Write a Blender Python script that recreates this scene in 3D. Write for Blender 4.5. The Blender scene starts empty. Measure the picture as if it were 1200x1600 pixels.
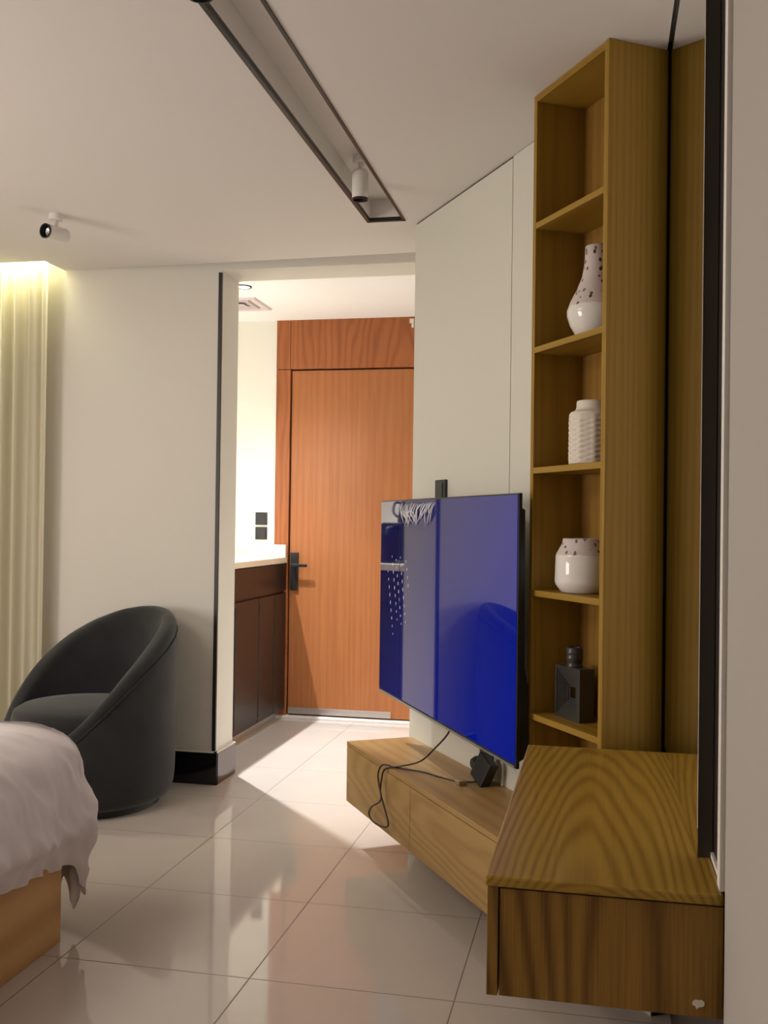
import bpy, bmesh, math, random
from mathutils import Vector, Matrix, noise
S = bpy.context.scene
COL = S.collection
PI = math.pi
def R(d): return math.radians(d)

# ---------------------------------------------------------------- camera
F_PX = 1590.0
yaw, pitch, roll = 0.2095, 0.01025, 0.0132
fwd = Vector((-math.sin(yaw)*math.cos(pitch), math.cos(yaw)*math.cos(pitch), math.sin(pitch)))
rgt = Vector((math.cos(yaw), math.sin(yaw), 0)); up = rgt.cross(fwd)
r2 = rgt*math.cos(roll) + up*math.sin(roll); u2 = -rgt*math.sin(roll) + up*math.cos(roll)
cd = bpy.data.cameras.new('camera'); cam = bpy.data.objects.new('camera', cd); COL.objects.link(cam)
cam.matrix_world = Matrix(((r2.x, u2.x, -fwd.x, 0), (r2.y, u2.y, -fwd.y, 0), (r2.z, u2.z, -fwd.z, 1.33), (0, 0, 0, 1)))
cd.sensor_fit = 'VERTICAL'; cd.sensor_height = 36.0; cd.lens = 36.0*F_PX/1600.0; cd.clip_start = 0.02
S.camera = cam
# ---------------------------------------------------------------- world, exposure
w = bpy.data.worlds.new('world'); S.world = w; w.use_nodes = True
w.node_tree.nodes['Background'].inputs[0].default_value = (1.0, 0.86, 0.72, 1)
w.node_tree.nodes['Background'].inputs[1].default_value = 0.02
vs = S.view_settings; vs.view_transform = 'Standard'; vs.look = 'None'; vs.gamma = 1; vs.use_curve_mapping = False
vs.exposure = 0.75
# ---------------------------------------------------------------- lights
def area(name, loc, target, sx, sy, power, col):
    l = bpy.data.lights.new(name, 'AREA'); l.shape = 'RECTANGLE'; l.size = sx; l.size_y = sy; l.energy = power; l.color = col
    o = bpy.data.objects.new(name, l); COL.objects.link(o); o.location = loc
    o.rotation_euler = (Vector(target)-Vector(loc)).to_track_quat('-Z', 'Y').to_euler(); return o
def spot(name, loc, target, power, col, ang, blend=.3, size=.03):
    l = bpy.data.lights.new(name, 'SPOT'); l.energy = power; l.color = col; l.spot_size = R(ang); l.spot_blend = blend; l.shadow_soft_size = size
    o = bpy.data.objects.new(name, l); COL.objects.link(o); o.location = loc
    o.rotation_euler = (Vector(target)-Vector(loc)).to_track_quat('-Z', 'Y').to_euler(); return o
# added soft light from the left, out of frame; actual source unknown
area('left_fill', (-3.95, 1.3, 1.35), (-1.0, 2.6, 1.5), 1.1, 1.1, 29, (1.0, 0.92, 0.85))
# fill light added above the bed, out of frame; no ceiling lamp known
area('bed_fill', (-2.9, 1.7, 2.57), (-2.7, 1.8, 0.0), 1.1, 1.1, 17, (1.0, 0.91, 0.83))
# entry downlights above the counter and above the hallway floor
spot('entry_light_counter', (-2.44, 5.72, 2.655), (-1.70, 5.35, 0), 300, (.98, 0.98, 1.0), 92, 1, .022)
spot('entry_light_floor', (-2.06, 5.64, 2.655), (-1.95, 5.60, 0), 40, (.98, 0.98, 1.0), 130, 1, .03)

# ---------------------------------------------------------------- materials
MATS = {}
def newmat(name):
    m = bpy.data.materials.new(name); m.use_nodes = True; MATS[name] = m
    nt = m.node_tree; return m, nt, nt.nodes, nt.links, nt.nodes['Principled BSDF']
def N(nd, t, **k):
    n = nd.new(t)
    for a, b in k.items(): setattr(n, a, b)
    return n
def plain(name, col, rough=.5, metal=0, spec=.5, emit=None, est=0, coat=0, bump=0, bscale=200, sheen=0, mott=0, mscale=8):
    m, nt, nd, lk, p = newmat(name)
    p.inputs['Base Color'].default_value = (*col, 1); p.inputs['Roughness'].default_value = rough
    p.inputs['Metallic'].default_value = metal; p.inputs['Specular IOR Level'].default_value = spec
    p.inputs['Coat Weight'].default_value = coat; p.inputs['Coat Roughness'].default_value = .05
    p.inputs['Sheen Weight'].default_value = sheen
    if emit: p.inputs['Emission Color'].default_value = (*emit, 1); p.inputs['Emission Strength'].default_value = est
    tc = N(nd, 'ShaderNodeTexCoord')
    ns = N(nd, 'ShaderNodeTexNoise'); ns.inputs['Scale'].default_value = mscale; ns.inputs['Detail'].default_value = 4
    lk.new(tc.outputs['Object'], ns.inputs['Vector'])
    mx = N(nd, 'ShaderNodeMix', data_type='RGBA')
    mx.inputs['A'].default_value = (*[c*(1-mott) for c in col], 1); mx.inputs['B'].default_value = (*[min(1, c*(1+mott)) for c in col], 1)
    lk.new(ns.outputs['Fac'], mx.inputs['Factor']); lk.new(mx.outputs['Result'], p.inputs['Base Color'])
    if bump:
        n2 = N(nd, 'ShaderNodeTexNoise'); n2.inputs['Scale'].default_value = bscale; n2.inputs['Detail'].default_value = 3
        lk.new(tc.outputs['Object'], n2.inputs['Vector'])
        b = N(nd, 'ShaderNodeBump'); b.inputs['Strength'].default_value = bump; b.inputs['Distance'].default_value = .002
        lk.new(n2.outputs['Fac'], b.inputs['Height']); lk.new(b.outputs['Normal'], p.inputs['Normal'])
    return m
def wood(name, light, dark, axis='z', rough=.45, centre=(0, 0, 0), stretch=.10, rings=14, seed=0., contrast=.8, streak=60, coat=0., dist=2.2, rw=.55):
    """straight pores plus long cathedral rings running along one axis"""
    m, nt, nd, lk, p = newmat(name)
    tc = N(nd, 'ShaderNodeTexCoord')
    mp = N(nd, 'ShaderNodeMapping'); mp.inputs['Location'].default_value = tuple(-c for c in centre)
    lk.new(tc.outputs['Object'], mp.inputs['Vector'])
    sc = {'x': (stretch, 1, 1), 'y': (1, stretch, 1), 'z': (1, 1, stretch)}[axis]
    m2 = N(nd, 'ShaderNodeMapping'); m2.inputs['Scale'].default_value = sc; m2.inputs['Location'].default_value = (seed, seed*.7, seed*.3)
    m2b = N(nd, 'ShaderNodeMapping'); m2b.inputs['Scale'].default_value = sc
    lk.new(mp.outputs[0], m2.inputs[0]); lk.new(mp.outputs[0], m2b.inputs[0])
    nz = N(nd, 'ShaderNodeTexNoise'); nz.inputs['Scale'].default_value = 5.; nz.inputs['Detail'].default_value = 2
    lk.new(m2.outputs[0], nz.inputs['Vector'])
    sub = N(nd, 'ShaderNodeVectorMath', operation='SUBTRACT'); sub.inputs[1].default_value = (.5, .5, .5)
    lk.new(nz.outputs['Color'], sub.inputs[0])
    scl = N(nd, 'ShaderNodeVectorMath', operation='SCALE'); scl.inputs['Scale'].default_value = .05*dist
    lk.new(sub.outputs[0], scl.inputs[0])
    add = N(nd, 'ShaderNodeVectorMath', operation='ADD'); lk.new(m2b.outputs[0], add.inputs[0]); lk.new(scl.outputs[0], add.inputs[1])
    ln = N(nd, 'ShaderNodeVectorMath', operation='LENGTH'); lk.new(add.outputs[0], ln.inputs[0])
    mu = N(nd, 'ShaderNodeMath', operation='MULTIPLY'); mu.inputs[1].default_value = rings*2*PI; lk.new(ln.outputs['Value'], mu.inputs[0])
    sn = N(nd, 'ShaderNodeMath', operation='SINE'); lk.new(mu.outputs[0], sn.inputs[0])
    mr = N(nd, 'ShaderNodeMapRange'); mr.inputs['From Min'].default_value = -1; lk.new(sn.outputs[0], mr.inputs['Value'])
    pw = N(nd, 'ShaderNodeMath', operation='POWER'); pw.inputs[1].default_value = 1.7; lk.new(mr.outputs[0], pw.inputs[0])
    st = {'x': (.02, 1, 1), 'y': (1, .02, 1), 'z': (1, 1, .02)}[axis]
    m3 = N(nd, 'ShaderNodeMapping'); m3.inputs['Scale'].default_value = st; lk.new(mp.outputs[0], m3.inputs[0])
    n3 = N(nd, 'ShaderNodeTexNoise'); n3.inputs['Scale'].default_value = streak*4; n3.inputs['Detail'].default_value = 3
    lk.new(m3.outputs[0], n3.inputs['Vector'])
    n4 = N(nd, 'ShaderNodeTexNoise'); n4.inputs['Scale'].default_value = streak/6; n4.inputs['Detail'].default_value = 2
    lk.new(m3.outputs[0], n4.inputs['Vector'])
    a1 = N(nd, 'ShaderNodeMath', operation='MULTIPLY_ADD'); a1.inputs[1].default_value = rw
    lk.new(pw.outputs[0], a1.inputs[0])
    s3 = N(nd, 'ShaderNodeMath', operation='MULTIPLY'); s3.inputs[1].default_value = 1-rw; lk.new(n3.outputs['Fac'], s3.inputs[0])
    lk.new(s3.outputs[0], a1.inputs[2])
    a2 = N(nd, 'ShaderNodeMath', operation='MULTIPLY_ADD'); a2.inputs[1].default_value = .5; lk.new(n4.outputs['Fac'], a2.inputs[0]); lk.new(a1.outputs[0], a2.inputs[2])
    mr2 = N(nd, 'ShaderNodeMapRange'); mr2.inputs['From Min'].default_value = .3; mr2.inputs['From Max'].default_value = 1.1
    mr2.inputs['To Min'].default_value = .5-contrast/2; mr2.inputs['To Max'].default_value = .5+contrast/2
    lk.new(a2.outputs[0], mr2.inputs['Value'])
    mx = N(nd, 'ShaderNodeMix', data_type='RGBA'); mx.inputs['A'].default_value = (*light, 1); mx.inputs['B'].default_value = (*dark, 1)
    lk.new(mr2.outputs[0], mx.inputs['Factor']); lk.new(mx.outputs['Result'], p.inputs['Base Color'])
    p.inputs['Roughness'].default_value = rough; p.inputs['Coat Weight'].default_value = coat; p.inputs['Coat Roughness'].default_value = .15; p.inputs['Specular IOR Level'].default_value = .28
    b = N(nd, 'ShaderNodeBump'); b.inputs['Strength'].default_value = .12; b.inputs['Distance'].default_value = .001
    lk.new(a1.outputs[0], b.inputs['Height']); lk.new(b.outputs['Normal'], p.inputs['Normal'])
    return m

ceil_m = plain('ceiling_paint', (.76, .72, .68), .85, bump=.05, bscale=60)
wall_m = plain('wall_paint', (.73, .70, .635), .8, bump=.12, bscale=180)
taupe_m = plain('taupe_paint', (.42, .385, .35), .8, bump=.12, bscale=180)
panel_m = plain('greige_panel', (.68, .665, .59), .55, bump=.1, bscale=260)
entry_m = plain('entry_paint', (.86, .84, .76), .8)
entryceil_m = plain('entry_ceiling_paint', (.92, .91, .91), .85)
white_m = plain('white_paint', (.78, .74, .70), .5)
black_m = plain('black_metal', (.012, .011, .010), .4)
blackwall_m = plain('dark_laminate', (.020, .013, .010), .45)
bmarble_m = plain('black_porcelain', (.008, .007, .007), .08, coat=.3)
plug_m = plain('black_plastic', (.015, .016, .018), .4)
gapd_m = plain('dark_gap', (.02, .017, .014), .9)
mirror_m = plain('mirror_silver', (.80, .80, .79), .015, metal=1)
glassedge_m = plain('mirror_edge', (.05, .04, .03), .4)
chrome_m = plain('brushed_steel', (.62, .60, .57), .3, metal=.9)
velvet_m = plain('charcoal_velvet', (.0125, .0130, .0148), .9, sheen=.2, mott=.95, mscale=6, bump=.15, bscale=120)
sheet_m = plain('white_cotton', (.86, .80, .80), .85, bump=.15, bscale=300)
counter_m = plain('cream_marble', (.84, .76, .60), .2, mott=.08, mscale=12)
vanity_m = plain('dark_walnut_lacquer', (.011, .0060, .0055), .38, mott=.25, mscale=6, coat=.05)
led_m = plain('led_glow', (1, 1, .9), .5, emit=(1.0, 1.0, .62), est=14)
lamp_m = plain('downlight_glow', (1, 1, 1), .5, emit=(1, .95, .88), est=6)
ring_m = plain('downlight_ring', (.02, .02, .02), .4)
ventm_m = plain('vent_lilac_white', (.66, .58, .60), .6)
ventd_m = plain('vent_shadow', (.55, .47, .48), .7)
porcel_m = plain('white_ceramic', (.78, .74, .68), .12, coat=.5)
bisque_m = plain('matt_ceramic', (.74, .67, .58), .75)
vaseb_m = plain('matt_black_ceramic', (.045, .042, .038), .32)
film_m = plain('crumpled_film', (.70, .70, .74), .3)
cable_m = plain('dark_cable', (.025, .010, .010), .4)
brass_m = plain('tan_plug', (.28, .20, .10), .5)
steelapp_m = plain('appliance_black', (.012, .014, .02), .15, coat=.5)
lens_m = plain('lamp_lens', (.55, .52, .48), .2, metal=.6)
doorm = wood('teak_door_veneer', (.50, .20, .072), (.32, .105, .034), 'z', .38, centre=(.42, 0, .55), stretch=.05, rings=22, seed=2, contrast=.75, coat=.15, dist=3.4, streak=50, rw=.16)
doorfr = wood('teak_frame_veneer', (.44, .15, .05), (.25, .075, .025), 'z', .4, centre=(.35, 0, 1.6), stretch=.22, rings=22, seed=5, contrast=.9, coat=.1, rw=.35, dist=3.5)
OL, OD = (.40, .245, .038), (.235, .125, .012)
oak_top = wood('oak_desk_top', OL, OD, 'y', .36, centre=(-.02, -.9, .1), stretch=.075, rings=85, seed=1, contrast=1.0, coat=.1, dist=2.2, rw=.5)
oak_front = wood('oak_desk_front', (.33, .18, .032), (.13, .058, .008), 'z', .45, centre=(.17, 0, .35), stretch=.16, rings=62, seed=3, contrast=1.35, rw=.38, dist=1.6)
oak_v = wood('oak_tower', OL, OD, 'z', .42, centre=(.6, .3, 1.0), stretch=.04, rings=75, seed=4, contrast=.7, dist=1.6, rw=.3)
oak_in = wood('oak_tower_inside', (.36, .195, .040), (.18, .085, .014), 'z', .45, centre=(.2, .0, 1.2), stretch=.04, rings=24, seed=6, contrast=.7, rw=.25)
oak_s = wood('oak_shelf', OL, OD, 'x', .42, centre=(.1, .3, .2), stretch=.06, rings=24, seed=7, contrast=.6)
oak_h = wood('oak_cabinet_front', (.50, .325, .125), (.32, .185, .06), 'x', .42, centre=(.45, 0, .16), stretch=.16, rings=45, seed=8, contrast=.8, dist=3.2, rw=.4)
oak_h2 = wood('oak_cabinet_top', (.48, .30, .115), (.34, .19, .065), 'x', .38, centre=(.5, .35, 0), stretch=.05, rings=20, seed=9, contrast=.6)
oak_bed = wood('oak_bed_rail', (.78, .49, .20), (.56, .30, .10), 'y', .5, centre=(0, .3, .4), stretch=.06, rings=22, seed=10, contrast=.7)

def floor_mat():
    m, nt, nd, lk, p = newmat('porcelain_floor')
    g = N(nd, 'ShaderNodeNewGeometry'); sx = N(nd, 'ShaderNodeSeparateXYZ'); lk.new(g.outputs['Position'], sx.inputs[0])
    def joint(sock, off, period):
        a = N(nd, 'ShaderNodeMath', operation='SUBTRACT'); lk.new(sock, a.inputs[0]); a.inputs[1].default_value = off
        b = N(nd, 'ShaderNodeMath', operation='PINGPONG'); lk.new(a.outputs[0], b.inputs[0]); b.inputs[1].default_value = period/2
        c = N(nd, 'ShaderNodeMapRange'); c.inputs['From Min'].default_value = .0011; c.inputs['From Max'].default_value = .0024
        lk.new(b.outputs[0], c.inputs['Value']); return c.outputs[0]
    jx = joint(sx.outputs['X'], -.983, .6); jy = joint(sx.outputs['Y'], 2.828, .606)
    mn = N(nd, 'ShaderNodeMath', operation='MINIMUM'); lk.new(jx, mn.inputs[0]); lk.new(jy, mn.inputs[1])
    ns = N(nd, 'ShaderNodeTexNoise'); ns.inputs['Scale'].default_value = 3.; ns.inputs['Detail'].default_value = 6; lk.new(g.outputs['Position'], ns.inputs['Vector'])
    m1 = N(nd, 'ShaderNodeMix', data_type='RGBA'); m1.inputs['A'].default_value = (.57, .51, .455, 1); m1.inputs['B'].default_value = (.65, .59, .53, 1)
    lk.new(ns.outputs['Fac'], m1.inputs['Factor'])
    m2 = N(nd, 'ShaderNodeMix', data_type='RGBA'); m2.inputs['A'].default_value = (.22, .17, .13, 1)
    lk.new(mn.outputs[0], m2.inputs['Factor']); lk.new(m1.outputs['Result'], m2.inputs['B']); lk.new(m2.outputs['Result'], p.inputs['Base Color'])
    r = N(nd, 'ShaderNodeMapRange'); r.inputs['To Min'].default_value = .6; r.inputs['To Max'].default_value = .055; lk.new(mn.outputs[0], r.inputs['Value'])
    lk.new(r.outputs[0], p.inputs['Roughness']); p.inputs['IOR'].default_value = 1.55
    b = N(nd, 'ShaderNodeBump'); b.inputs['Strength'].default_value = .5; b.inputs['Distance'].default_value = .001
    lk.new(mn.outputs[0], b.inputs['Height']); lk.new(b.outputs['Normal'], p.inputs['Normal'])
    return m
def curtain_mat():
    m, nt, nd, lk, p = newmat('sheer_curtain')
    p.inputs['Base Color'].default_value = (.74, .69, .53, 1); p.inputs['Roughness'].default_value = .85
    tr = N(nd, 'ShaderNodeBsdfTranslucent'); tr.inputs['Color'].default_value = (.78, .73, .58, 1)
    mx = N(nd, 'ShaderNodeMixShader'); mx.inputs[0].default_value = .35
    lk.new(p.outputs[0], mx.inputs[1]); lk.new(tr.outputs[0], mx.inputs[2]); lk.new(mx.outputs[0], nd['Material Output'].inputs[0])
    return m
def speckle_mat(zlim):
    """glossy glaze below a line, terrazzo chips on bisque above it (object z)"""
    m, nt, nd, lk, p = newmat('speckled_ceramic')
    tc = N(nd, 'ShaderNodeTexCoord')
    vo = N(nd, 'ShaderNodeTexVoronoi'); vo.inputs['Scale'].default_value = 75
    mp = N(nd, 'ShaderNodeMapping'); mp.inputs['Scale'].default_value = (1, 1, .7); lk.new(tc.outputs['Object'], mp.inputs[0]); lk.new(mp.outputs[0], vo.inputs['Vector'])
    cr = N(nd, 'ShaderNodeMath', operation='LESS_THAN'); cr.inputs[1].default_value = .34; lk.new(vo.outputs['Distance'], cr.inputs[0])
    sc = N(nd, 'ShaderNodeSeparateColor'); lk.new(vo.outputs['Color'], sc.inputs[0])
    g2 = N(nd, 'ShaderNodeMath', operation='GREATER_THAN'); g2.inputs[1].default_value = .5; lk.new(sc.outputs[0], g2.inputs[0])
    ml = N(nd, 'ShaderNodeMath', operation='MULTIPLY'); lk.new(cr.outputs[0], ml.inputs[0]); lk.new(g2.outputs[0], ml.inputs[1])
    cm = N(nd, 'ShaderNodeMix', data_type='RGBA'); cm.inputs['A'].default_value = (.03, .015, .015, 1); cm.inputs['B'].default_value = (.30, .17, .13, 1)
    lk.new(sc.outputs[1], cm.inputs['Factor'])
    m1 = N(nd, 'ShaderNodeMix', data_type='RGBA'); m1.inputs['A'].default_value = (.62, .54, .51, 1)
    lk.new(ml.outputs[0], m1.inputs['Factor']); lk.new(cm.outputs['Result'], m1.inputs['B'])
    sx = N(nd, 'ShaderNodeSeparateXYZ'); lk.new(tc.outputs['Object'], sx.inputs[0])
    nz = N(nd, 'ShaderNodeTexNoise'); nz.inputs['Scale'].default_value = 12; lk.new(tc.outputs['Object'], nz.inputs['Vector'])
    ad = N(nd, 'ShaderNodeMath', operation='MULTIPLY_ADD'); ad.inputs[1].default_value = .02; lk.new(nz.outputs['Fac'], ad.inputs[0]); lk.new(sx.outputs['Z'], ad.inputs[2])
    gt = N(nd, 'ShaderNodeMath', operation='GREATER_THAN'); gt.inputs[1].default_value = zlim+.01; lk.new(ad.outputs[0], gt.inputs[0])
    m2 = N(nd, 'ShaderNodeMix', data_type='RGBA'); m2.inputs['A'].default_value = (.80, .76, .71, 1)
    lk.new(gt.outputs[0], m2.inputs['Factor']); lk.new(m1.outputs['Result'], m2.inputs['B']); lk.new(m2.outputs['Result'], p.inputs['Base Color'])
    mr = N(nd, 'ShaderNodeMapRange'); mr.inputs['To Min'].default_value = .08; mr.inputs['To Max'].default_value = .65; lk.new(gt.outputs[0], mr.inputs['Value']); lk.new(mr.outputs[0], p.inputs['Roughness'])
    return m
def screen_mat():
    m, nt, nd, lk, p = newmat('blue_screen')
    p.inputs['Base Color'].default_value = (.004, .005, .012, 1); p.inputs['Roughness'].default_value = .03
    p.inputs['Emission Color'].default_value = (.0, .03, 1, 1); p.inputs['Emission Strength'].default_value = .10
    p.inputs['IOR'].default_value = 1.7
    # viewing-angle falloff put into the emission: blue dims toward far and upper side
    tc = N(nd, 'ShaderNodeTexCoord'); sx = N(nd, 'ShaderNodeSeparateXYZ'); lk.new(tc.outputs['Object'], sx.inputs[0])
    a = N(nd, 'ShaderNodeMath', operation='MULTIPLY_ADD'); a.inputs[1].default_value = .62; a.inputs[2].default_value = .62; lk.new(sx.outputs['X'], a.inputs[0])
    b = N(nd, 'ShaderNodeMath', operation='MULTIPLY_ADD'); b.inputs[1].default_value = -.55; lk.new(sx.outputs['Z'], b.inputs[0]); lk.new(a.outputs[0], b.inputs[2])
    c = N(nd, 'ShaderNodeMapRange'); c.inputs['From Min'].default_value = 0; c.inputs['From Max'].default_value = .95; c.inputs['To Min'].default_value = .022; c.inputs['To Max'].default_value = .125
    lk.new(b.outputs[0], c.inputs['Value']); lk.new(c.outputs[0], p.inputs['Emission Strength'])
    return m
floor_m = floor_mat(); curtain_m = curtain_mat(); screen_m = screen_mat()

# ---------------------------------------------------------------- mesh helpers
def BM(): return bmesh.new()
def box(bm, x0, x1, y0, y1, z0, z1, bev=0, seg=2):
    t = bmesh.new(); bmesh.ops.create_cube(t, size=1)
    bmesh.ops.transform(t, matrix=Matrix.Translation(((x0+x1)/2, (y0+y1)/2, (z0+z1)/2)) @ Matrix.Diagonal((abs(x1-x0), abs(y1-y0), abs(z1-z0), 1)), verts=t.verts)
    if bev: bmesh.ops.bevel(t, geom=t.edges[:], offset=bev, segments=seg, profile=.5, affect='EDGES')
    merge(bm, t); return bm
def merge(bm, t):
    me = bpy.data.meshes.new('tmp'); t.to_mesh(me); t.free(); bm.from_mesh(me); bpy.data.meshes.remove(me)
def prism(bm, pts, z0, z1):
    a = [bm.verts.new((x, y, z0)) for x, y in pts]; b = [bm.verts.new((x, y, z1)) for x, y in pts]
    n = len(pts); bm.faces.new(a[::-1]); bm.faces.new(b)
    for i in range(n): bm.faces.new((a[i], a[(i+1) % n], b[(i+1) % n], b[i]))
    return bm
def lathe(bm, prof, c=(0, 0, 0), seg=48, mat=None):
    """revolve (r, z) around z"""
    rows = []
    vv = []
    for r_, z_ in prof:
        row = []
        if r_ < 1e-6: v = bm.verts.new((0, 0, z_)); vv.append(v); row = [v]*seg
        else:
            for k in range(seg):
                a = 2*PI*k/seg; v = bm.verts.new((r_*math.cos(a), r_*math.sin(a), z_)); vv.append(v); row.append(v)
        rows.append(row)
    for i in range(len(rows)-1):
        for k in range(seg):
            q = [rows[i][k], rows[i][(k+1) % seg], rows[i+1][(k+1) % seg], rows[i+1][k]]
            u = []
            for v in q:
                if v not in u: u.append(v)
            if len(u) > 2:
                try: bm.faces.new(u)
                except ValueError: pass
    M = Matrix.Translation(c) @ (mat if mat else Matrix.Identity(4))
    bmesh.ops.transform(bm, matrix=M, verts=vv)
    return bm
def catmull(pts, sub=8):
    P = [Vector(p) for p in pts]; P = [P[0]]+P+[P[-1]]; out = []
    for i in range(1, len(P)-2):
        for k in range(sub):
            t = k/sub; a, b, c, d = P[i-1], P[i], P[i+1], P[i+2]
            out.append(.5*((2*b)+(c-a)*t+(2*a-5*b+4*c-d)*t*t+(3*b-a-3*c+d)*t*t*t))
    out.append(P[-2]); return out
def tube(bm, pts, r, seg=10, taper=None):
    rings = []; n = len(pts)
    ref = None
    for i, p in enumerate(pts):
        d = (pts[min(i+1, n-1)]-pts[max(i-1, 0)]).normalized()
        if ref is None: ref = d.orthogonal().normalized()
        s = (ref - d*ref.dot(d)); s = s.normalized() if s.length > 1e-5 else d.orthogonal().normalized(); ref = s
        u = d.cross(s); rr = r*(taper(i/(n-1)) if taper else 1)
        rings.append([bm.verts.new(p+s*math.cos(2*PI*k/seg)*rr+u*math.sin(2*PI*k/seg)*rr) for k in range(seg)])
    for a, b in zip(rings, rings[1:]):
        for k in range(seg): bm.faces.new((a[k], a[(k+1) % seg], b[(k+1) % seg], b[k]))
    bm.faces.new(rings[0][::-1]); bm.faces.new(rings[-1]); return bm
def grid(bm, f, nu, nv, closeu=False):
    g = [[bm.verts.new(f(i, j)) for j in range(nv)] for i in range(nu)]
    for i in range(nu if closeu else nu-1):
        for j in range(nv-1):
            a = g[i]; b = g[(i+1) % nu]; bm.faces.new((a[j], b[j], b[j+1], a[j+1]))
    return g
def obj(name, bm, mat, parent=None, smooth=False, base=(0, 0, 0)):
    bmesh.ops.recalc_face_normals(bm, faces=bm.faces[:])
    b = Vector(base)
    for v in bm.verts: v.co -= b
    me = bpy.data.meshes.new(name); bm.to_mesh(me); bm.free(); me.materials.append(mat)
    for p in me.polygons: p.use_smooth = bool(smooth)
    if smooth == 'auto':
        me.set_sharp_from_angle(angle=R(35))
    o = bpy.data.objects.new(name, me); COL.objects.link(o)
    if parent: o.parent = parent
    return o
def struct(name, bm, mat, **k):
    o = obj(name, bm, mat, **k); o['kind'] = 'structure'; return o
# two frames: the room grid and the angled television wall (local x runs along the wall, local y runs into it)
TH = R(32.8)
A0 = Vector((-.796, 4.33, 0)); TX = Vector((math.sin(TH), -math.cos(TH), 0)); TY = Vector((math.cos(TH), math.sin(TH), 0))
ROT = math.atan2(TX.y, TX.x)
def Fw(s, y, z=0): return A0+TX*s+TY*y+Vector((0, 0, z))
class Thing:
    def __init__(self, name, label, cat, base, group=None, frame=None, rot=0, kind=None):
        self.b = Vector(base); o = bpy.data.objects.new(name, None); COL.objects.link(o); o.empty_display_size = .05
        if frame == 'T': o.location = Fw(*base); o.rotation_euler = (0, 0, ROT)
        else: o.location = base; o.rotation_euler = (0, 0, rot)
        if frame == 'L': self.b = Vector((0, 0, 0))
        if kind: o['kind'] = kind
        if label: o['label'] = label
        if cat: o['category'] = cat
        if group: o['group'] = group
        self.o = o
    def part(self, name, bm, mat, smooth=False, parent=None, label=None):
        p = obj(name, bm, mat, parent or self.o, smooth, self.b)
        if label: p['label'] = label
        return p
def single(name, label, cat, bm, mat, base, frame=None, smooth=False, group=None):
    o = obj(name, bm, mat, None, smooth, base)
    if frame == 'T': o.location = Fw(*base); o.rotation_euler = (0, 0, ROT)
    else: o.location = base
    o['label'] = label; o['category'] = cat
    if group: o['group'] = group
    return o

# ================================================================= STRUCTURE
H = 2.626; YP = 4.85; YD = 6.649; HV = 2.70
struct('floor', box(BM(), -4.3, 1.2, -1.6, 6.9, -.05, 0), floor_m)
# room ceiling with the light channel and the curtain cove left open
b = BM()
box(b, -4.3, -2.755, -1.6, 4.65, H, 2.80); box(b, -2.755, -.985, -1.6, 4.28, H, 2.80)
box(b, -.838, .165, -1.6, 4.28, H, 2.80); box(b, -.985, -.838, -1.6, .9, H, 2.80)
prism(b, [(-2.755, 4.28), (-.5, 4.28), (-.5, 4.77), (-2.62, 4.849), (-2.755, 4.849)], H, 2.80)
box(b, -.985, -.838, .9, 4.28, 2.72, 2.80)
box(b, -4.3, -2.755, 4.65, 4.9, 2.80, 2.84); box(b, -2.755, -.5, 4.72, 4.85, 2.655, 2.80); box(b, .165, .22, -1.6, 3.0, 2.66, 2.80)
struct('ceiling', b, ceil_m)
struct('ceiling', box(BM(), -2.95, -.6, 4.99, 6.8, HV, HV+.1), entryceil_m)
# far wall: left of the opening, and the shallow header over the opening
b = BM(); box(b, -4.3, -1.8865, YP, 5.10, 0, 2.84); struct('wall_far', b, wall_m)
struct('wall_header', box(BM(), -1.8865, -.55, YP, 5.10, 2.596, 2.80), wall_m)
struct('wall_left', box(BM(), -4.4, -4.2, -1.6, 5.0, 0, 2.84), wall_m)
struct('wall_back', box(BM(), -4.3, .3, -1.7, -1.5, 0, 2.84), wall_m)
b = BM(); box(b, .195, .35, -1.6, 1.658, 0, 2.80); struct('wall_right', b, taupe_m)
struct('wall_mirror_recess', box(BM(), .200, .35, 1.640, 3.2, 0, 2.80), blackwall_m)
# angled television wall in two panels with a dark joint
b = BM(); box(b, 0, .889, .0, .10, 0, 2.619); box(b, .893, 1.741, .0, .10, 0, 2.624)
o = struct('wall_angled', b, panel_m); o.location = Fw(0, 0); o.rotation_euler = (0, 0, ROT)
b = BM(); box(b, .004, 1.742, .004, .12, 0, 2.80); box(b, -.0015, .004, .0005, .12, 0, 2.619)
o = struct('wall_angled_core', b, gapd_m); o.location = Fw(0, 0); o.rotation_euler = (0, 0, ROT)
# entry hall
struct('wall_entry_far', box(BM(), -2.95, -2.175, YD, YD+.15, 0, 2.8), entry_m)
struct('wall_entry_left', box(BM(), -2.95, -2.85, 5.10, YD, 0, 2.8), entry_m)
struct('wall_entry_right', box(BM(), -.66, -.56, 4.32, YD+.15, 0, 2.8), entry_m)
struct('wall_entry_far', box(BM(), -.95, -.56, YD, YD+.15, 0, 2.8), entry_m)
# black corner strip and glossy black skirting on the far wall
struct('trim_1', box(BM(), -1.9015, -1.884, YP-.003, YP+.012, .168, 2.584), black_m)
b = BM(); box(b, -2.78, -1.868, YP-.018, YP, 0, .160, .0015); box(b, -1.8865, -1.868, YP-.017, 5.10, 0, .160, .0015)
struct('baseboard_far', b, bmarble_m)
b = BM(); box(b, -2.78, -1.8675, YP-.0185, YP, .160, .165); box(b, -1.8865, -1.8675, YP-.0185, 5.10, .160, .165)
struct('trim_2', b, white_m)
# white edging of the recess beside the mirror
struct('trim_3', box(BM(), .188, .200, 1.668, 1.702, .762, 2.66), white_m)
struct('trim_4', box(BM(), .1955, .200, 1.700, 2.05, .751, .760), white_m)
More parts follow.
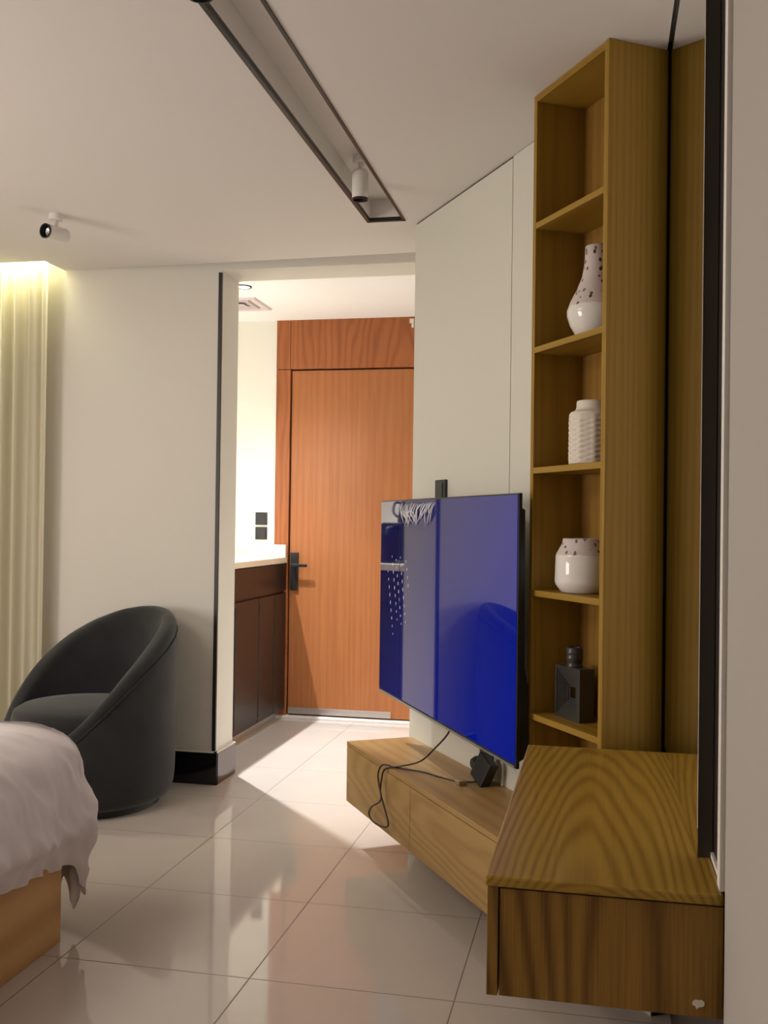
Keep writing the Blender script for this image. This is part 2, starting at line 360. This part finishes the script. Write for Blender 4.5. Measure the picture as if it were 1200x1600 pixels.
# entry door
d = Thing('door_1', None, None, (-1.61, YD, 0), kind='structure')
fr = BM(); box(fr, -2.175, -2.075, YD-.012, YD+.05, .0, 2.362, .002); box(fr, -1.02, -.95, YD-.012, YD+.05, 0, 2.362, .002)
d.part('door_frame', fr, doorfr)
tp = BM(); box(tp, -2.175, -2.078, YD-.012, YD+.05, 2.366, HV, .0015); box(tp, -2.075, -.95, YD-.012, YD+.05, 2.366, HV, .0015)
d.part('transom_panel', tp, doorfr)
lf = d.part('door_leaf', box(BM(), -2.066, -1.024, YD+.003, YD+.045, .022, 2.356, .002), doorm)
d.part('backing', box(BM(), -2.17, -.96, YD+.03, YD+.12, 0, HV), gapd_m)
d.part('door_sill', box(BM(), -2.14, -.95, YD-.055, YD+.05, 0, .014, .002), white_m, label='pale door sill')
b = BM(); box(b, -2.064, -1.35, YD-.005, YD+.003, .026, .068, .001); d.part('kick_strip', b, chrome_m, label='thin metal strip along the foot of the door')
b = BM(); box(b, -2.058, -2.004, YD-.014, YD+.003, .862, 1.118, .002)
hp = d.part('handle_plate', b, black_m)
b = BM(); tube(b, [Vector((-2.028, YD-.01, 1.032)), Vector((-2.028, YD-.062, 1.032))], .010, 14); box(b, -2.04, -1.925, YD-.072, YD-.056, 1.022, 1.044, .003)
d.part('handle_lever', b, black_m)
b = BM(); box(b, -1.252, -1.222, YD-.026, YD-.012, 2.655, 2.685, .002); box(b, -1.238, -1.222, YD-.03, YD-.012, 2.625, 2.66, .002)
d.part('door_closer_bracket', b, porcel_m, label='small white bracket near the ceiling')

# ================================================================= CEILING FITTINGS
c = Thing('recessed_light_channel', 'long black-edged recessed channel running across the ceiling toward the camera', 'light channel', (-.911, 2.6, H))
b = BM(); box(b, -.998, -.982, .9, 4.268, H-.004, H+.012, .001); box(b, -.841, -.829, .9, 4.268, H-.004, H+.012, .001); box(b, -.998, -.829, 4.25, 4.268, H-.004, H+.012, .001)
c.part('black_frame', b, black_m)
b = BM(); box(b, -.982, -.980, .9, 4.25, H+.012, 2.72); box(b, -.843, -.841, .9, 4.25, H+.012, 2.72); box(b, -.982, -.841, 4.248, 4.25, H+.012, 2.72); box(b, -.982, -.841, .9, 4.25, 2.717, 2.72)
c.part('white_liner', b, white_m)
def ceiling_spot(name, label, base, axis, length, tiltpos, stemlen, r=.031):
    """canopy, stem and a tubular head; axis = unit vector towards the lens"""
    t = Thing(name, label, 'spotlight', base, 'ceiling spotlights')
    x, y, z = base; ax = Vector(axis).normalized()
    t.part('canopy', lathe(BM(), [(0, 0), (.030, 0), (.030, -.022), (.027, -.026), (0, -.026)], base, 32), white_m, 'auto')
    st = BM(); tube(st, [Vector((x, y, z-.024)), Vector((x, y, z-.024-stemlen))], .009, 14)
    t.part('stem', st, white_m, 'auto')
    piv = Vector((x, y, z-.024-stemlen)); 
    if tiltpos == 'side': cen = piv+Vector((0, 0, -r*.8))
    else: cen = piv+ax*(length/2-.004)
    M = Matrix.Translation(cen) @ Vector((0, 0, 1)).rotation_difference(ax).to_matrix().to_4x4()
    h = length/2
    b = BM(); lathe(b, [(0, -h), (r*.7, -h), (r*.9, -h+.005), (r, -h+.014), (r, h-.006), (r*.93, h-.006), (r*.93, h-.03)], (0, 0, 0), 40, M)
    body = t.part('lamp_body', b, white_m, 'auto')
    b = BM(); lathe(b, [(r*1.005, h-.007), (r*1.005, h), (r*.86, h), (r*.80, h-.03), (0, h-.03)], (0, 0, 0), 40, M)
    t.part('black_baffle', b, black_m, 'auto')
    b = BM(); lathe(b, [(r*.62, h-.029), (r*.55, h-.021), (r*.2, h-.026), (0, h-.018)], (0, 0, 0), 32, M)
    t.part('lens', b, lens_m, 'auto')
    return t
ceiling_spot('ceiling_spotlight', 'white tubular spotlight on the open ceiling above the curtain, aimed left', (-2.285, 3.941, H), (-.27, -.96, -.04), .125, 'side', .034)
ceiling_spot('ceiling_spotlight', 'white tubular spotlight pointing down at the far end of the black-edged channel', (-.905, 3.742, 2.717), (0.0, .03, -1), .115, 'end', .030)
ceiling_spot('ceiling_spotlight', 'spotlight cut by the top edge of the photo, only its black rim showing', (-.905, 2.165, 2.717), (0.0, 0, -1), .145, 'end', .030)
t = Thing('downlight', 'small round recessed downlight with dark ring in the entry ceiling', 'ceiling light', (-2.06, 5.64, HV))
t.part('ring', lathe(BM(), [(.040, 0), (.040, -.006), (.050, -.006), (.052, 0)], (-2.06, 5.64, HV), 40), ring_m, 'auto')
t.part('diffuser', lathe(BM(), [(.040, -.003), (0, -.003)], (-2.06, 5.64, HV), 40), lamp_m)
t = Thing('downlight', 'round recessed downlight over the kitchen counter, hidden behind the far wall', 'ceiling light', (-2.44, 5.72, HV))
t.part('ring', lathe(BM(), [(.040, 0), (.040, -.006), (.050, -.006), (.052, 0)], (-2.44, 5.72, HV), 40), ring_m, 'auto')
t.part('diffuser', lathe(BM(), [(.040, -.003), (0, -.003)], (-2.44, 5.72, HV), 40), lamp_m)
t = Thing('air_vent', 'square pale ceiling air vent in the entry ceiling behind the downlight', 'air vent', (-2.26, 6.09, HV))
def pyr(bm, cx, cy, h0, h1, z0, z1):
    a = [bm.verts.new((cx+sx*h0, cy+sy*h0, z0)) for sx, sy in ((-1, -1), (1, -1), (1, 1), (-1, 1))]
    c_ = [bm.verts.new((cx+sx*h1, cy+sy*h1, z1)) for sx, sy in ((-1, -1), (1, -1), (1, 1), (-1, 1))]
    for i in range(4): bm.faces.new((a[i], a[(i+1) % 4], c_[(i+1) % 4], c_[i]))
b = BM(); pyr(b, -2.26, 6.09, .175, .165, HV, HV-.012); pyr(b, -2.26, 6.09, .165, .150, HV-.012, HV-.010); pyr(b, -2.26, 6.09, .150, .110, HV-.010, HV-.001)
t.part('outer_frame', b, ventm_m)
b = BM(); pyr(b, -2.26, 6.09, .115, .108, HV-.001, HV-.014); pyr(b, -2.26, 6.09, .108, .06, HV-.014, HV-.002); pyr(b, -2.26, 6.09, .062, .0005, HV-.016, HV-.010)
t.part('inner_blades', b, ventd_m)

# ================================================================= ENTRY KITCHENETTE
XC = -2.085
t = Thing('base_cabinet', 'dark brown kitchen base cabinet beside the entry door under the cream counter', 'cabinet', (-2.4, 5.9, 0))
b = BM(); box(b, -2.84, XC-.018, 5.12, YD-.005, .06, 1.045); box(b, -2.84, XC-.05, 5.12, YD-.005, 0, .06)
t.part('body', b, vanity_m)
t.part('drawer_front', box(BM(), XC-.018, XC, 5.14, YD-.012, .862, 1.040, .002), vanity_m)
b = BM(); box(b, XC-.055, XC-.045, 5.14, YD-.012, .0, .05); t.part('plinth', b, chrome_m, label='pale plinth at floor level')
ys = [5.14, 5.645, 6.08, 6.395, YD-.012]
for i in range(4):
    b = BM(); box(b, XC-.018, XC, ys[i]+.004, ys[i+1]-.004, .062, .845, .002)
    dd = t.part('door', b, vanity_m)
    b = BM(); box(b, XC-.002, XC+.0015, ys[i]-.004, ys[i]+.020, .10, .815, .001)
    t.part('finger_groove', b, gapd_m, parent=dd, label='black vertical finger groove')
t = Thing('countertop', 'cream marble counter with low upstand beside the wooden entry door', 'countertop', (-2.4, 5.9, 1.045))
t.part('slab', box(BM(), -2.845, XC+.004, 5.11, YD-.002, 1.046, 1.086, .004), counter_m)
t.part('upstand', box(BM(), -2.845, XC+.002, YD-.045, YD-.002, 1.086, 1.170, .003), counter_m)
b = BM()
lathe(b, [(.19, .0), (.185, .006), (.17, .004), (.165, .001)], (-2.36, 6.3, 1.0865), 40, Matrix.Diagonal((.8, 1.1, 1, 1)))
t.part('sink_rim', b, porcel_m, 'auto')
for z0, lab in ((1.302, 'upper'), (1.202, 'lower')):
    t = Thing('wall_switch', f'square black wall switch above the cream counter, {lab} of the pair', 'switch', (-2.271, YD, z0), 'black switches by the entry door')
    t.part('plate', box(BM(), -2.313, -2.229, YD-.009, YD, z0, z0+.086, .002), plug_m)
    t.part('rocker', box(BM(), -2.303, -2.239, YD-.0115, YD-.008, z0+.010, z0+.076, .001), plug_m)
# appliances standing on the counter behind the far wall, seen as reflections in the television
t = Thing('coffee_machine', 'black coffee machine on the cream counter, seen reflected in the left of the screen', 'coffee machine', (-2.33, 5.50, 1.087))
t.part('body', box(BM(), -2.48, -2.20, 5.38, 5.62, 1.087, 1.33, .02), steelapp_m)
t.part('drip_tray', box(BM(), -2.20, -2.13, 5.40, 5.60, 1.087, 1.11, .005), steelapp_m)
b = BM(); tube(b, catmull([(-2.20, 5.5, 1.30), (-2.15, 5.5, 1.29), (-2.145, 5.5, 1.26)]), .012); t.part('spout', b, steelapp_m, True)
t = Thing('kettle', 'black kettle on the coffee machine, seen reflected in the top left of the screen', 'kettle', (-2.34, 5.50, 1.332))
t.part('body', lathe(BM(), [(0, 0), (.07, 0), (.072, .01), (.055, .12), (.05, .13), (.015, .14), (.012, .155), (0, .156)], (-2.34, 5.50, 1.331), 36), steelapp_m, True)
b = BM(); tube(b, catmull([(-2.34, 5.56, 1.45), (-2.34, 5.62, 1.45), (-2.34, 5.63, 1.39), (-2.34, 5.565, 1.35)]), .008); t.part('handle', b, steelapp_m, True)

# ================================================================= TELEVISION WALL FURNITURE
t = Thing('television_cabinet', 'long low floating oak cabinet under the television', 'cabinet', (.85, -.145, .163), frame='T')
t.part('body', box(BM(), .022, 1.75, -.272, -.001, .165, .392, .001), oak_h)
t.part('cabinet_top', box(BM(), .020, 1.75, -.291, -.001, .393, .411, .0015), oak_h2)
for s0, s1 in ((.022, .720), (.723, 1.75)):
    t.part('drawer_front', box(BM(), s0, s1, -.291, -.273, .163, .3905, .001), oak_h)
t.part('end_panel', box(BM(), .0195, .0215, -.289, -.002, .165, .391), oak_h)

t = Thing('open_shelf_tower', 'tall narrow open oak shelf tower reaching the ceiling beside the mirror', 'shelf', (1.55, -.09, .412), frame='T')
s0, s1, yf = 1.357, 1.763, -.176
t.part('side_panel', box(BM(), s0, s0+.018, yf, -.002, .412, H-.002, .001), oak_v)
t.part('side_panel', box(BM(), s1-.020, s1, yf-.002, .011, .412, H-.001, .001), oak_v)
t.part('back_panel', box(BM(), s0+.018, s1-.020, -.010, -.002, .412, H-.002), oak_in)
t.part('top_panel', box(BM(), s0+.018, s1-.020, yf, -.010, H-.022, H-.002, .001), oak_s)
SH = [2.237, 1.862, 1.500, 1.134, .766]
for z in SH: t.part('shelf', box(BM(), s0+.018, s1-.020, yf, -.010, z-.018, z, .001), oak_s)
def at_shelf(s, y, z): return (s, y, z+.0005)
# vases
P = [(0, 0), (.050, 0), (.056, .006), (.074, .035), (.083, .062), (.084, .078), (.074, .105), (.056, .14), (.042, .175), (.035, .215), (.033, .262), (.030, .265), (.028, .262), (.028, .2), (0, .19)]
sp1 = speckle_mat(.088); sp2 = speckle_mat(.108)
b = lathe(BM(), P, at_shelf(1.575, -.088, SH[1]), 56)
single('vase', 'bottle-necked vase with speckled neck and glossy white base on the second shelf from the top', 'vase', b, sp1, at_shelf(1.575, -.088, SH[1]), 'T', True, 'vases on the shelf tower')
def ribbed(seg=144, nz=120):
    b = BM()
    def f(i, j):
        a = 2*PI*i/seg; k = j/(nz-1)
        if k < .80:
            z = .004+k/.80*.140; r_ = .066
            w_ = math.sin(a*10); bump = (.0026*max(0, math.cos(z*430+(PI if w_ > 0 else 0)))*abs(w_)+.0012*w_)
            e = min(1, (z-.004)/.01, (.144-z)/.01); r_ += bump*max(0, e)
        else:
            q = (k-.80)/.20
            pr = [(.066, .145), (.062, .152), (.050, .157), (.046, .164), (.045, .182), (.043, .185), (.040, .183), (.040, .15)]
            x = q*(len(pr)-1); n = min(int(x), len(pr)-2); u = x-n
            r_ = pr[n][0]*(1-u)+pr[n+1][0]*u; z = pr[n][1]*(1-u)+pr[n+1][1]*u
        return (r_*math.cos(a), r_*math.sin(a), z)
    g = grid(b, f, seg, nz, True)
    b.faces.new([g[i][0] for i in range(seg)][::-1]); b.faces.new([g[i][-1] for i in range(seg)])
    return b
p = at_shelf(1.560, -.088, SH[2]); b = ribbed(); bmesh.ops.translate(b, vec=p, verts=b.verts)
single('vase', 'matt cream vase with knitted relief pattern on the middle shelf', 'vase', b, bisque_m, p, 'T', True, 'vases on the shelf tower')
p = at_shelf(1.522, -.088, SH[3])
P = [(0, 0), (.060, 0), (.066, .004), (.080, .022), (.083, .032), (.081, .105), (.078, .113), (.062, .142), (.060, .155), (.0575, .157), (.055, .154), (.056, .13), (0, .12)]
b = lathe(BM(), P, p, 56)
single('vase', 'squat glossy white jar vase with speckled collar on the second shelf from the bottom', 'vase', b, sp2, p, 'T', True, 'vases on the shelf tower')
p = at_shelf(1.498, -.10, SH[4])
t = Thing('vase', 'matt black square vase with stepped frame pattern and round neck on the lowest shelf', 'vase', p, 'vases on the shelf tower', frame='T')
b = BM(); x, y, z = p
hw, hd, hh = .068, .024, .152
# body as a stepped frame around a round hole
def frame_ring(bm, a, c_, yy0, yy1):
    """square ring between half sizes a (outer) and c_ (inner) in the xz plane, centred on the body"""
    zc = z+hh/2
    for sgn in (1, -1):
        pass
    ov = [(-a, -a), (a, -a), (a, a), (-a, a)]; iv = [(-c_, -c_), (c_, -c_), (c_, c_), (-c_, c_)]
    vo = [[bm.verts.new((x+u, yy, zc+v*hh/(2*hw))) for u, v in ov] for yy in (yy0, yy1)]
    vi = [[bm.verts.new((x+u, yy, zc+v*hh/(2*hw))) for u, v in iv] for yy in (yy0, yy1)]
    for i in range(4):
        j = (i+1) % 4
        for k, flip in ((0, 0), (1, 1)): bm.faces.new((vo[k][i], vo[k][j], vi[k][j], vi[k][i]))
        bm.faces.new((vo[0][i], vo[0][j], vo[1][j], vo[1][i])); bm.faces.new((vi[0][i], vi[0][j], vi[1][j], vi[1][i]))
frame_ring(b, hw, .059, y-hd, y+hd)
n = 7
for i in range(n):
    a = .059-(.059-.014)*i/n; c_ = .059-(.059-.014)*(i+1)/n
    frame_ring(b, a, c_, y-hd+.003+.0027*i, y+hd-.003-.0027*i)
t.part('body', b, vaseb_m)
b = BM(); lathe(b, [(0, 0), (.026, 0), (.022, .006), (.021, .014), (.024, .018), (.0245, .030), (.023, .034), (.0245, .038), (.0245, .056), (.020, .058), (.018, .055), (.018, .02), (0, .02)], (x, y, z+hh-.001), 32)
t.part('neck', b, vaseb_m, True)

# wall switch above the television, outlet and adapter below it
t = Thing('wall_socket', 'black double wall socket peeking above the television on the angled wall', 'socket', (.318, 0, 1.42), frame='T')
t.part('plate', box(BM(), .268, .368, -.012, 0, 1.415, 1.505, .002), plug_m)
t.part('insert', box(BM(), .290, .346, -.015, -.011, 1.428, 1.492, .002), plug_m)
t = Thing('wall_socket', 'black wall socket low on the angled wall just above the cabinet', 'socket', (.77, 0, .425), frame='T')
t.part('plate', box(BM(), .705, .80, -.012, 0, .418, .508, .002), plug_m)
b = BM(); lathe(b, [(0, 0), (.026, 0), (.026, .03), (.018, .045), (0, .045)], (0, 0, 0), 28, Matrix.Translation((.738, -.012, .462)) @ Matrix.Rotation(R(90), 4, 'X'))
t.part('plug', b, plug_m, 'auto')
t = Thing('power_adapter', 'black box-shaped power adapter leaning on the wall below the television', 'adapter', (.80, -.06, .411), frame='T')
b = BM(); box(b, -.045, .045, -.019, .019, -.048, .048, .005); bmesh.ops.transform(b, matrix=Matrix.Translation((.845, -.062, .463)) @ Matrix.Rotation(R(22), 4, 'Y') @ Matrix.Rotation(R(-14), 4, 'X'), verts=b.verts)
t.part('body', b, plug_m)
b = BM(); box(b, .80, .835, -.155, -.12, .412, .428, .004); t.part('connector', b, brass_m, label='tan connector lying on the cabinet top')
b = BM(); tube(b, catmull([Vector((.815, -.125, .420)), Vector((.835, -.10, .422)), Vector((.845, -.075, .430))]), .0035, 8); t.part('lead', b, cable_m, True)
b = BM(); box(b, .873, .884, -.012, -.001, .412, .60, .002)
single('cable_cover', 'slim white vertical cable cover on the wall below the television', 'cable cover', b, white_m, (.878, -.006, .412), 'T')

# ---------------------------------------------------------------- television (own frame: local x from far end to near end)
tl = Vector((-.930, 4.319, 0)); tr = Vector((-.237, 3.038, 0)); tw = (tr-tl).length
zb, zt = .604, 1.423; KS = 1.18
t = Thing('television', 'large wall-mounted flat television showing a plain blue screen', 'television', ((tl.x+tr.x)/2, (tl.y+tr.y)/2, zb), frame='L', rot=math.atan2(tr.y-tl.y, tr.x-tl.x))
h = zt-zb; hw2 = tw/2
t.part('bezel', box(BM(), -hw2, hw2, .0005, .012, 0, h, .0015), black_m)
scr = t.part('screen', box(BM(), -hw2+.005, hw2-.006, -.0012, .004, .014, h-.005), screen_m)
b = BM(); pts = [(-.012+.024, h-.04), (.030, h-.05), (.034, .30), (.046, .24), (.048, .03), (.012, .012)]
va = [b.verts.new((-hw2+.03, yy, zz)) for yy, zz in pts]; vb = [b.verts.new((hw2-.02, yy, zz)) for yy, zz in pts]
b.faces.new(va); b.faces.new(vb[::-1])
for i in range(len(pts)): b.faces.new((va[i], va[(i+1) % 6], vb[(i+1) % 6], vb[i]))
t.part('rear_housing', b, plug_m)
b = BM(); box(b, -hw2+.01, hw2-.01, -.0025, .0035, .0, .006, .001); t.part('lower_edge', b, chrome_m, label='thin silver line along the lower edge')
b = BM(); box(b, -.20, .20, .040, .056, .16, .56, .003); box(b, -.16, -.13, .05, .142, .25, .50, .003); box(b, .13, .16, .05, .172, .25, .50, .003)
t.part('wall_bracket', b, black_m)
# slanted columns of little white dashes on the screen
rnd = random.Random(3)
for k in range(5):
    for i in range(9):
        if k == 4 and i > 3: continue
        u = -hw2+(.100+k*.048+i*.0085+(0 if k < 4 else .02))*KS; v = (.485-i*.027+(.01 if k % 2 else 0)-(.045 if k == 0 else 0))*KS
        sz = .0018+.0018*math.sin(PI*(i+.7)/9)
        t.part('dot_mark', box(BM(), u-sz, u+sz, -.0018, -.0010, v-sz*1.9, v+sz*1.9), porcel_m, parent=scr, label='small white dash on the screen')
# crumpled strip of protective film at the top
b = BM()
for k in range(26):
    u = -hw2+.30+k*.0165; L = .055+.045*rnd.random(); lean = -.045+.07*rnd.random()+(.05 if k < 9 else -.06)*(1 if k < 9 else .8)
    pts = [Vector((u, -.003, h-.012-.01*rnd.random())), Vector((u+lean*.35, -.007-.004*rnd.random(), h-.012-L*.4)), Vector((u+lean*.9, -.005, h-.012-L*.8)), Vector((u+lean*1.3, -.002, h-.012-L))]
    tube(b, catmull(pts, 5), .0023, 5, lambda q: .35+1.0*math.sin(PI*min(1, q*1.05+.05)))
t.part('crumpled_film', b, film_m, True, label='crumpled clear protective film at the top edge')
b = BM(); box(b, -hw2+.282, -hw2+.2845, -.0022, -.0010, .02, h-.01)  # dark strip on the screen, a painted reflection of the jamb edge
t.part('reflected_edge_line', b, steelapp_m, parent=scr, label='dark vertical line painted as the reflected jamb edge')
TVM = Matrix.Translation(t.o.location) @ Matrix.Rotation(t.o.rotation_euler.z, 4, 'Z')
# cable from the television down over the cabinet front and back to the adapter
def F3(s, y, z): return Fw(s, y, z)
pts = [TVM @ Vector((.10, .03, .03)), TVM @ Vector((.095, .02, -.02)), F3(.70, -.185, .52), F3(.62, -.21, .455), F3(.55, -.262, .424), F3(.50, -.302, .405), F3(.49, -.312, .365), F3(.485, -.314, .315), F3(.53, -.316, .275), F3(.575, -.316, .222), F3(.53, -.316, .198), F3(.43, -.318, .188), F3(.375, -.318, .203), F3(.40, -.318, .238), F3(.48, -.316, .278), F3(.50, -.317, .305), F3(.475, -.317, .345), F3(.47, -.318, .385), F3(.485, -.305, .418), F3(.53, -.27, .4155), F3(.62, -.20, .4150), F3(.70, -.17, .4148), F3(.805, -.138, .4175)]
b = BM(); tube(b, catmull(pts, 8), .0032, 8)
single('power_cable', 'thin dark cable looping from the television over the low cabinet front', 'cable', b, cable_m, tuple(F3(.50, -.30, .18)), None, True)

# ================================================================= DESK AND MIRROR
t = Thing('floating_desk_cabinet', 'floating oak cabinet in the right foreground against the mirror wall', 'cabinet', (.01, 2.2, .552))
xl, xr, y0, y1 = -.176, .1975, 1.69, 2.712
t.part('cabinet_top', box(BM(), xl-.004, xr, y0-.006, y1, .732, .750, .004), oak_top)
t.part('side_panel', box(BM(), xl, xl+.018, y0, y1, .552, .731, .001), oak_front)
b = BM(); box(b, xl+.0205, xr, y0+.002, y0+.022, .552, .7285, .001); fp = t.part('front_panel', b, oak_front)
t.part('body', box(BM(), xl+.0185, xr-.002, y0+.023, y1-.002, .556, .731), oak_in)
b = BM(); rnd = random.Random(5)
prism(b, [(.160+(.006+.006*rnd.random())*math.cos(q*2*PI/13), .573+(.004+.005*rnd.random())*math.sin(q*2*PI/13)) for q in range(13)], 0, .0008)
bmesh.ops.transform(b, matrix=Matrix.Translation((0, y0+.0016, 0)) @ Matrix.Rotation(R(90), 4, 'X') , verts=b.verts)
t.part('chipped_spot', b, bisque_m, parent=fp, label='small pale chipped spot low on the front')
t = Thing('wall_mirror', 'tall frameless mirror on the right wall standing above the oak cabinet', 'mirror', (.175, 2.35, .751))
t.part('glass', box(BM(), .172, .1735, 1.868, 2.80, .7508, 2.655), mirror_m)
t.part('backing_board', box(BM(), .1737, .1985, 1.870, 2.78, .7508, 2.655), glassedge_m)

# ================================================================= CURTAIN
b = BM(); nu, nv = 260, 14
def cf(i, j):
    u = i/(nu-1); v = j/(nv-1); X = -4.15+u*(4.15-2.790); z = .015+v*2.74
    ph = u*2*PI*19+1.4*math.sin(u*17)+.5*math.sin(u*41)
    amp = .026*(.75+.35*math.sin(u*23+1))*(1.0 if v < .95 else .8)
    return (X+.006*math.sin(ph*1+v*1.2), 4.755+amp*math.sin(ph)+.006*math.sin(ph*2.3+v*2), z)
grid(b, cf, nu, nv)
single('curtain', 'floor-length cream sheer curtain in soft pleats at the left', 'curtain', b, curtain_m, (-3.3, 4.755, .015), None, True)
b = BM(); box(b, -4.15, -2.80, 4.662, 4.676, 2.700, 2.708)
single('led_strip', 'glowing greenish white light strip in the cove above the curtain', 'light strip', b, led_m, (-3.4, 4.669, 2.708))
area('cove_light', (-3.42, 4.70, 2.77), (-3.42, 4.78, 1.0), 1.25, .03, 9, (.97, 1.0, .70))

# ================================================================= ARMCHAIR
CX, CY = -2.355, 4.425; FD = math.atan2(-.86, -.50)
t = Thing('armchair', 'charcoal velvet tub armchair with sloping arms beside the curtain', 'armchair', (CX, CY, 0))
def sm(x, a, b_): q = max(0, min(1, (x-a)/(b_-a))); return q*q*(3-2*q)
def hh_(th):
    d_ = abs(th)*180/PI
    pts_ = [(0, .33), (30, .335), (45, .38), (62, .49), (84, .635), (105, .745), (125, .82), (147, .875), (165, .895), (180, .90)]
    for (a, ha), (c_, hc_) in zip(pts_, pts_[1:]):
        if d_ <= c_: q = (d_-a)/(c_-a); return ha+(hc_-ha)*q
    return .90
nA = 144
hs = [hh_(-PI+2*PI*i/nA) for i in range(nA)]
for _ in range(6): hs = [(hs[i-1]+2*hs[i]+hs[(i+1) % nA])/4 for i in range(nA)]
RO = .405
def prof(hr, th):
    d_ = abs(th); lean = .0
    tk = .070+.02*sm(hr, .4, .7)*(1-sm(hr, .8, .9))
    out = [(RO-.045, .035), (RO-.018, .05), (RO-.006, .09), (RO, .16), (RO+.002, .5*(hr)+.05), (RO+.001, hr-.075), (RO-.004, hr-.060), (RO-.002, hr-.045), (RO-.006, hr-.02), (RO-.022, hr-.003), (RO-.040, hr), (RO-tk+.008, hr-.012), (RO-tk-.002, hr-.04), (RO-tk-.008, max(.30, hr-.16)), (RO-tk-.03, .27)]
    return out
b = BM(); npf = len(prof(.5, 0))
def shell(i, j):
    th = -PI+2*PI*i/nA; r_, z_ = prof(hs[i], th)[j]; a = FD+th
    return (CX+r_*math.cos(a), CY+r_*math.sin(a), z_)
grid(b, shell, nA, npf, True)
so = t.part('shell', b, velvet_m, True)
m_ = so.modifiers.new('smooth', 'SUBSURF'); m_.levels = 1; m_.render_levels = 1
b = BM(); lathe(b, [(0, .0), (.30, .0), (.325, .012), (.335, .04), (.335, .09), (.325, .125), (.29, .145), (.15, .157), (0, .16)], (CX+.02*math.cos(FD), CY+.02*math.sin(FD), .315), 64, Matrix.Diagonal((.985, .985, 1, 1)))
t.part('seat_cushion', b, velvet_m, True)
b = BM(); lathe(b, [(0, .0), (.335, .0), (.335, .05), (.0, .05)], (CX, CY, 0), 64); t.part('base_ring', b, black_m, 'auto')
b = BM(); pp = []
for i in range(0, nA+1):
    th = -PI+2*PI*(i % nA)/nA; a = FD+th; hr = hs[i % nA]
    pp.append(Vector((CX+(RO+.0005)*math.cos(a), CY+(RO+.0005)*math.sin(a), hr-.062)))
tube(b, pp, .0028, 6); t.part('piping', b, velvet_m, True)

# ================================================================= BED
t = Thing('bed', 'bed with a low oak base in the bottom left corner', 'bed', (-2.4, 2.0, 0))
b = BM(); box(b, -3.3, -1.645, 1.0, 2.935, .0, .285, .003); t.part('oak_base', b, oak_bed)
b = BM(); box(b, -3.25, -1.70, 1.0, 2.96, .287, .60, .07, 5); t.part('mattress', b, sheet_m, True)
XR, YF, RC = -1.575, 3.10, .11
def path(u):
    """outline of the overhang seen from above: along the side (towards the foot), round the corner, along the foot"""
    Ls = 2.0; Lc = RC*PI/2; d_ = u
    if d_ < Ls: return Vector((XR, YF-RC-(Ls-d_), 0)), Vector((1, 0, 0))
    d_ -= Ls
    if d_ < Lc:
        a = d_/RC; return Vector((XR-RC+RC*math.cos(a), YF-RC+RC*math.sin(a), 0)), Vector((math.cos(a), math.sin(a), 0))
    d_ -= Lc; return Vector((XR-RC-d_, YF, 0)), Vector((0, 1, 0))
LT = 2.0+RC*PI/2+1.45; nu = 420
pr = [(-.85, .694), (-.72, .697), (-.60, .699), (-.45, .701), (-.34, .699), (-.26, .692), (-.19, .677), (-.13, .650), (-.085, .610), (-.05, .553), (-.028, .49), (-.012, .43), (-.002, .365), (0, .31), (-.006, .27), (-.02, .235), (-.03, .20), (-.035, .16), (-.04, .12), (-.045, .08)]
nv = 40
def sheet(i, j):
    u = i/(nu-1)*LT; v = j/(nv-1)
    base, nrm = path(u)
    foot = sm(u, 2.0-.06, 2.0+RC*PI/2*.55)
    # hem: stops at the rail on the side, drops ragged at the foot
    hem = (.255+.02*math.sin(u*9)+.015*noise.noise(Vector((u*7, 3, 0))))*(1-foot) + foot*(.10+.05*math.sin(u*55)+.05*noise.noise(Vector((u*30, 1, 0))))
    # remap profile so it ends at the hem
    k = v*(len(pr)-1); n_ = min(int(k), len(pr)-2); q = k-n_
    off = pr[n_][0]*(1-q)+pr[n_+1][0]*q; z = pr[n_][1]*(1-q)+pr[n_+1][1]*q
    if z < .42: z = hem+(z-.08)/(.42-.08)*(.42-hem)
    drop = max(0, min(1, (.60-z)/.35))
    fold = .016*math.sin(u*27+2.2*math.sin(u*5+z*3))*drop + .010*math.sin(u*63+z*5)*drop*drop
    wr = .012*noise.noise(Vector((u*5, z*9, off*6)))+.010*(1-2*abs(noise.noise(Vector((u*11+z*9, z*5-u*3, 4)))))+.003*noise.noise(Vector((u*40+z*12, z*14, 8)))
    if foot < .5: off = off - .018*(1-foot)*max(0, (.36-z)/.12)
    off += fold*(.6+.6*foot)+wr*1.3
    if abs(off) > .1 and z > .6: z += .006*noise.noise(Vector((u*4, off*9, 1)))
    if off < -RC:
        q = (-RC-off)/(.85-RC); p0 = base-nrm*RC
        p1 = Vector((min(p0.x, XR-.85), min(p0.y, YF-.85), 0)); pnt = p0.lerp(p1, max(0, min(1, q)))
    else: pnt = base+nrm*off
    pnt.z = z+wr*.4
    return pnt
b = BM(); g = grid(b, sheet, nu, nv)
so = single('bed_sheet', 'rumpled white sheet draped over the bed with a ragged hanging hem', 'bedding', b, sheet_m, (-1.9, 2.6, .66), None, True)
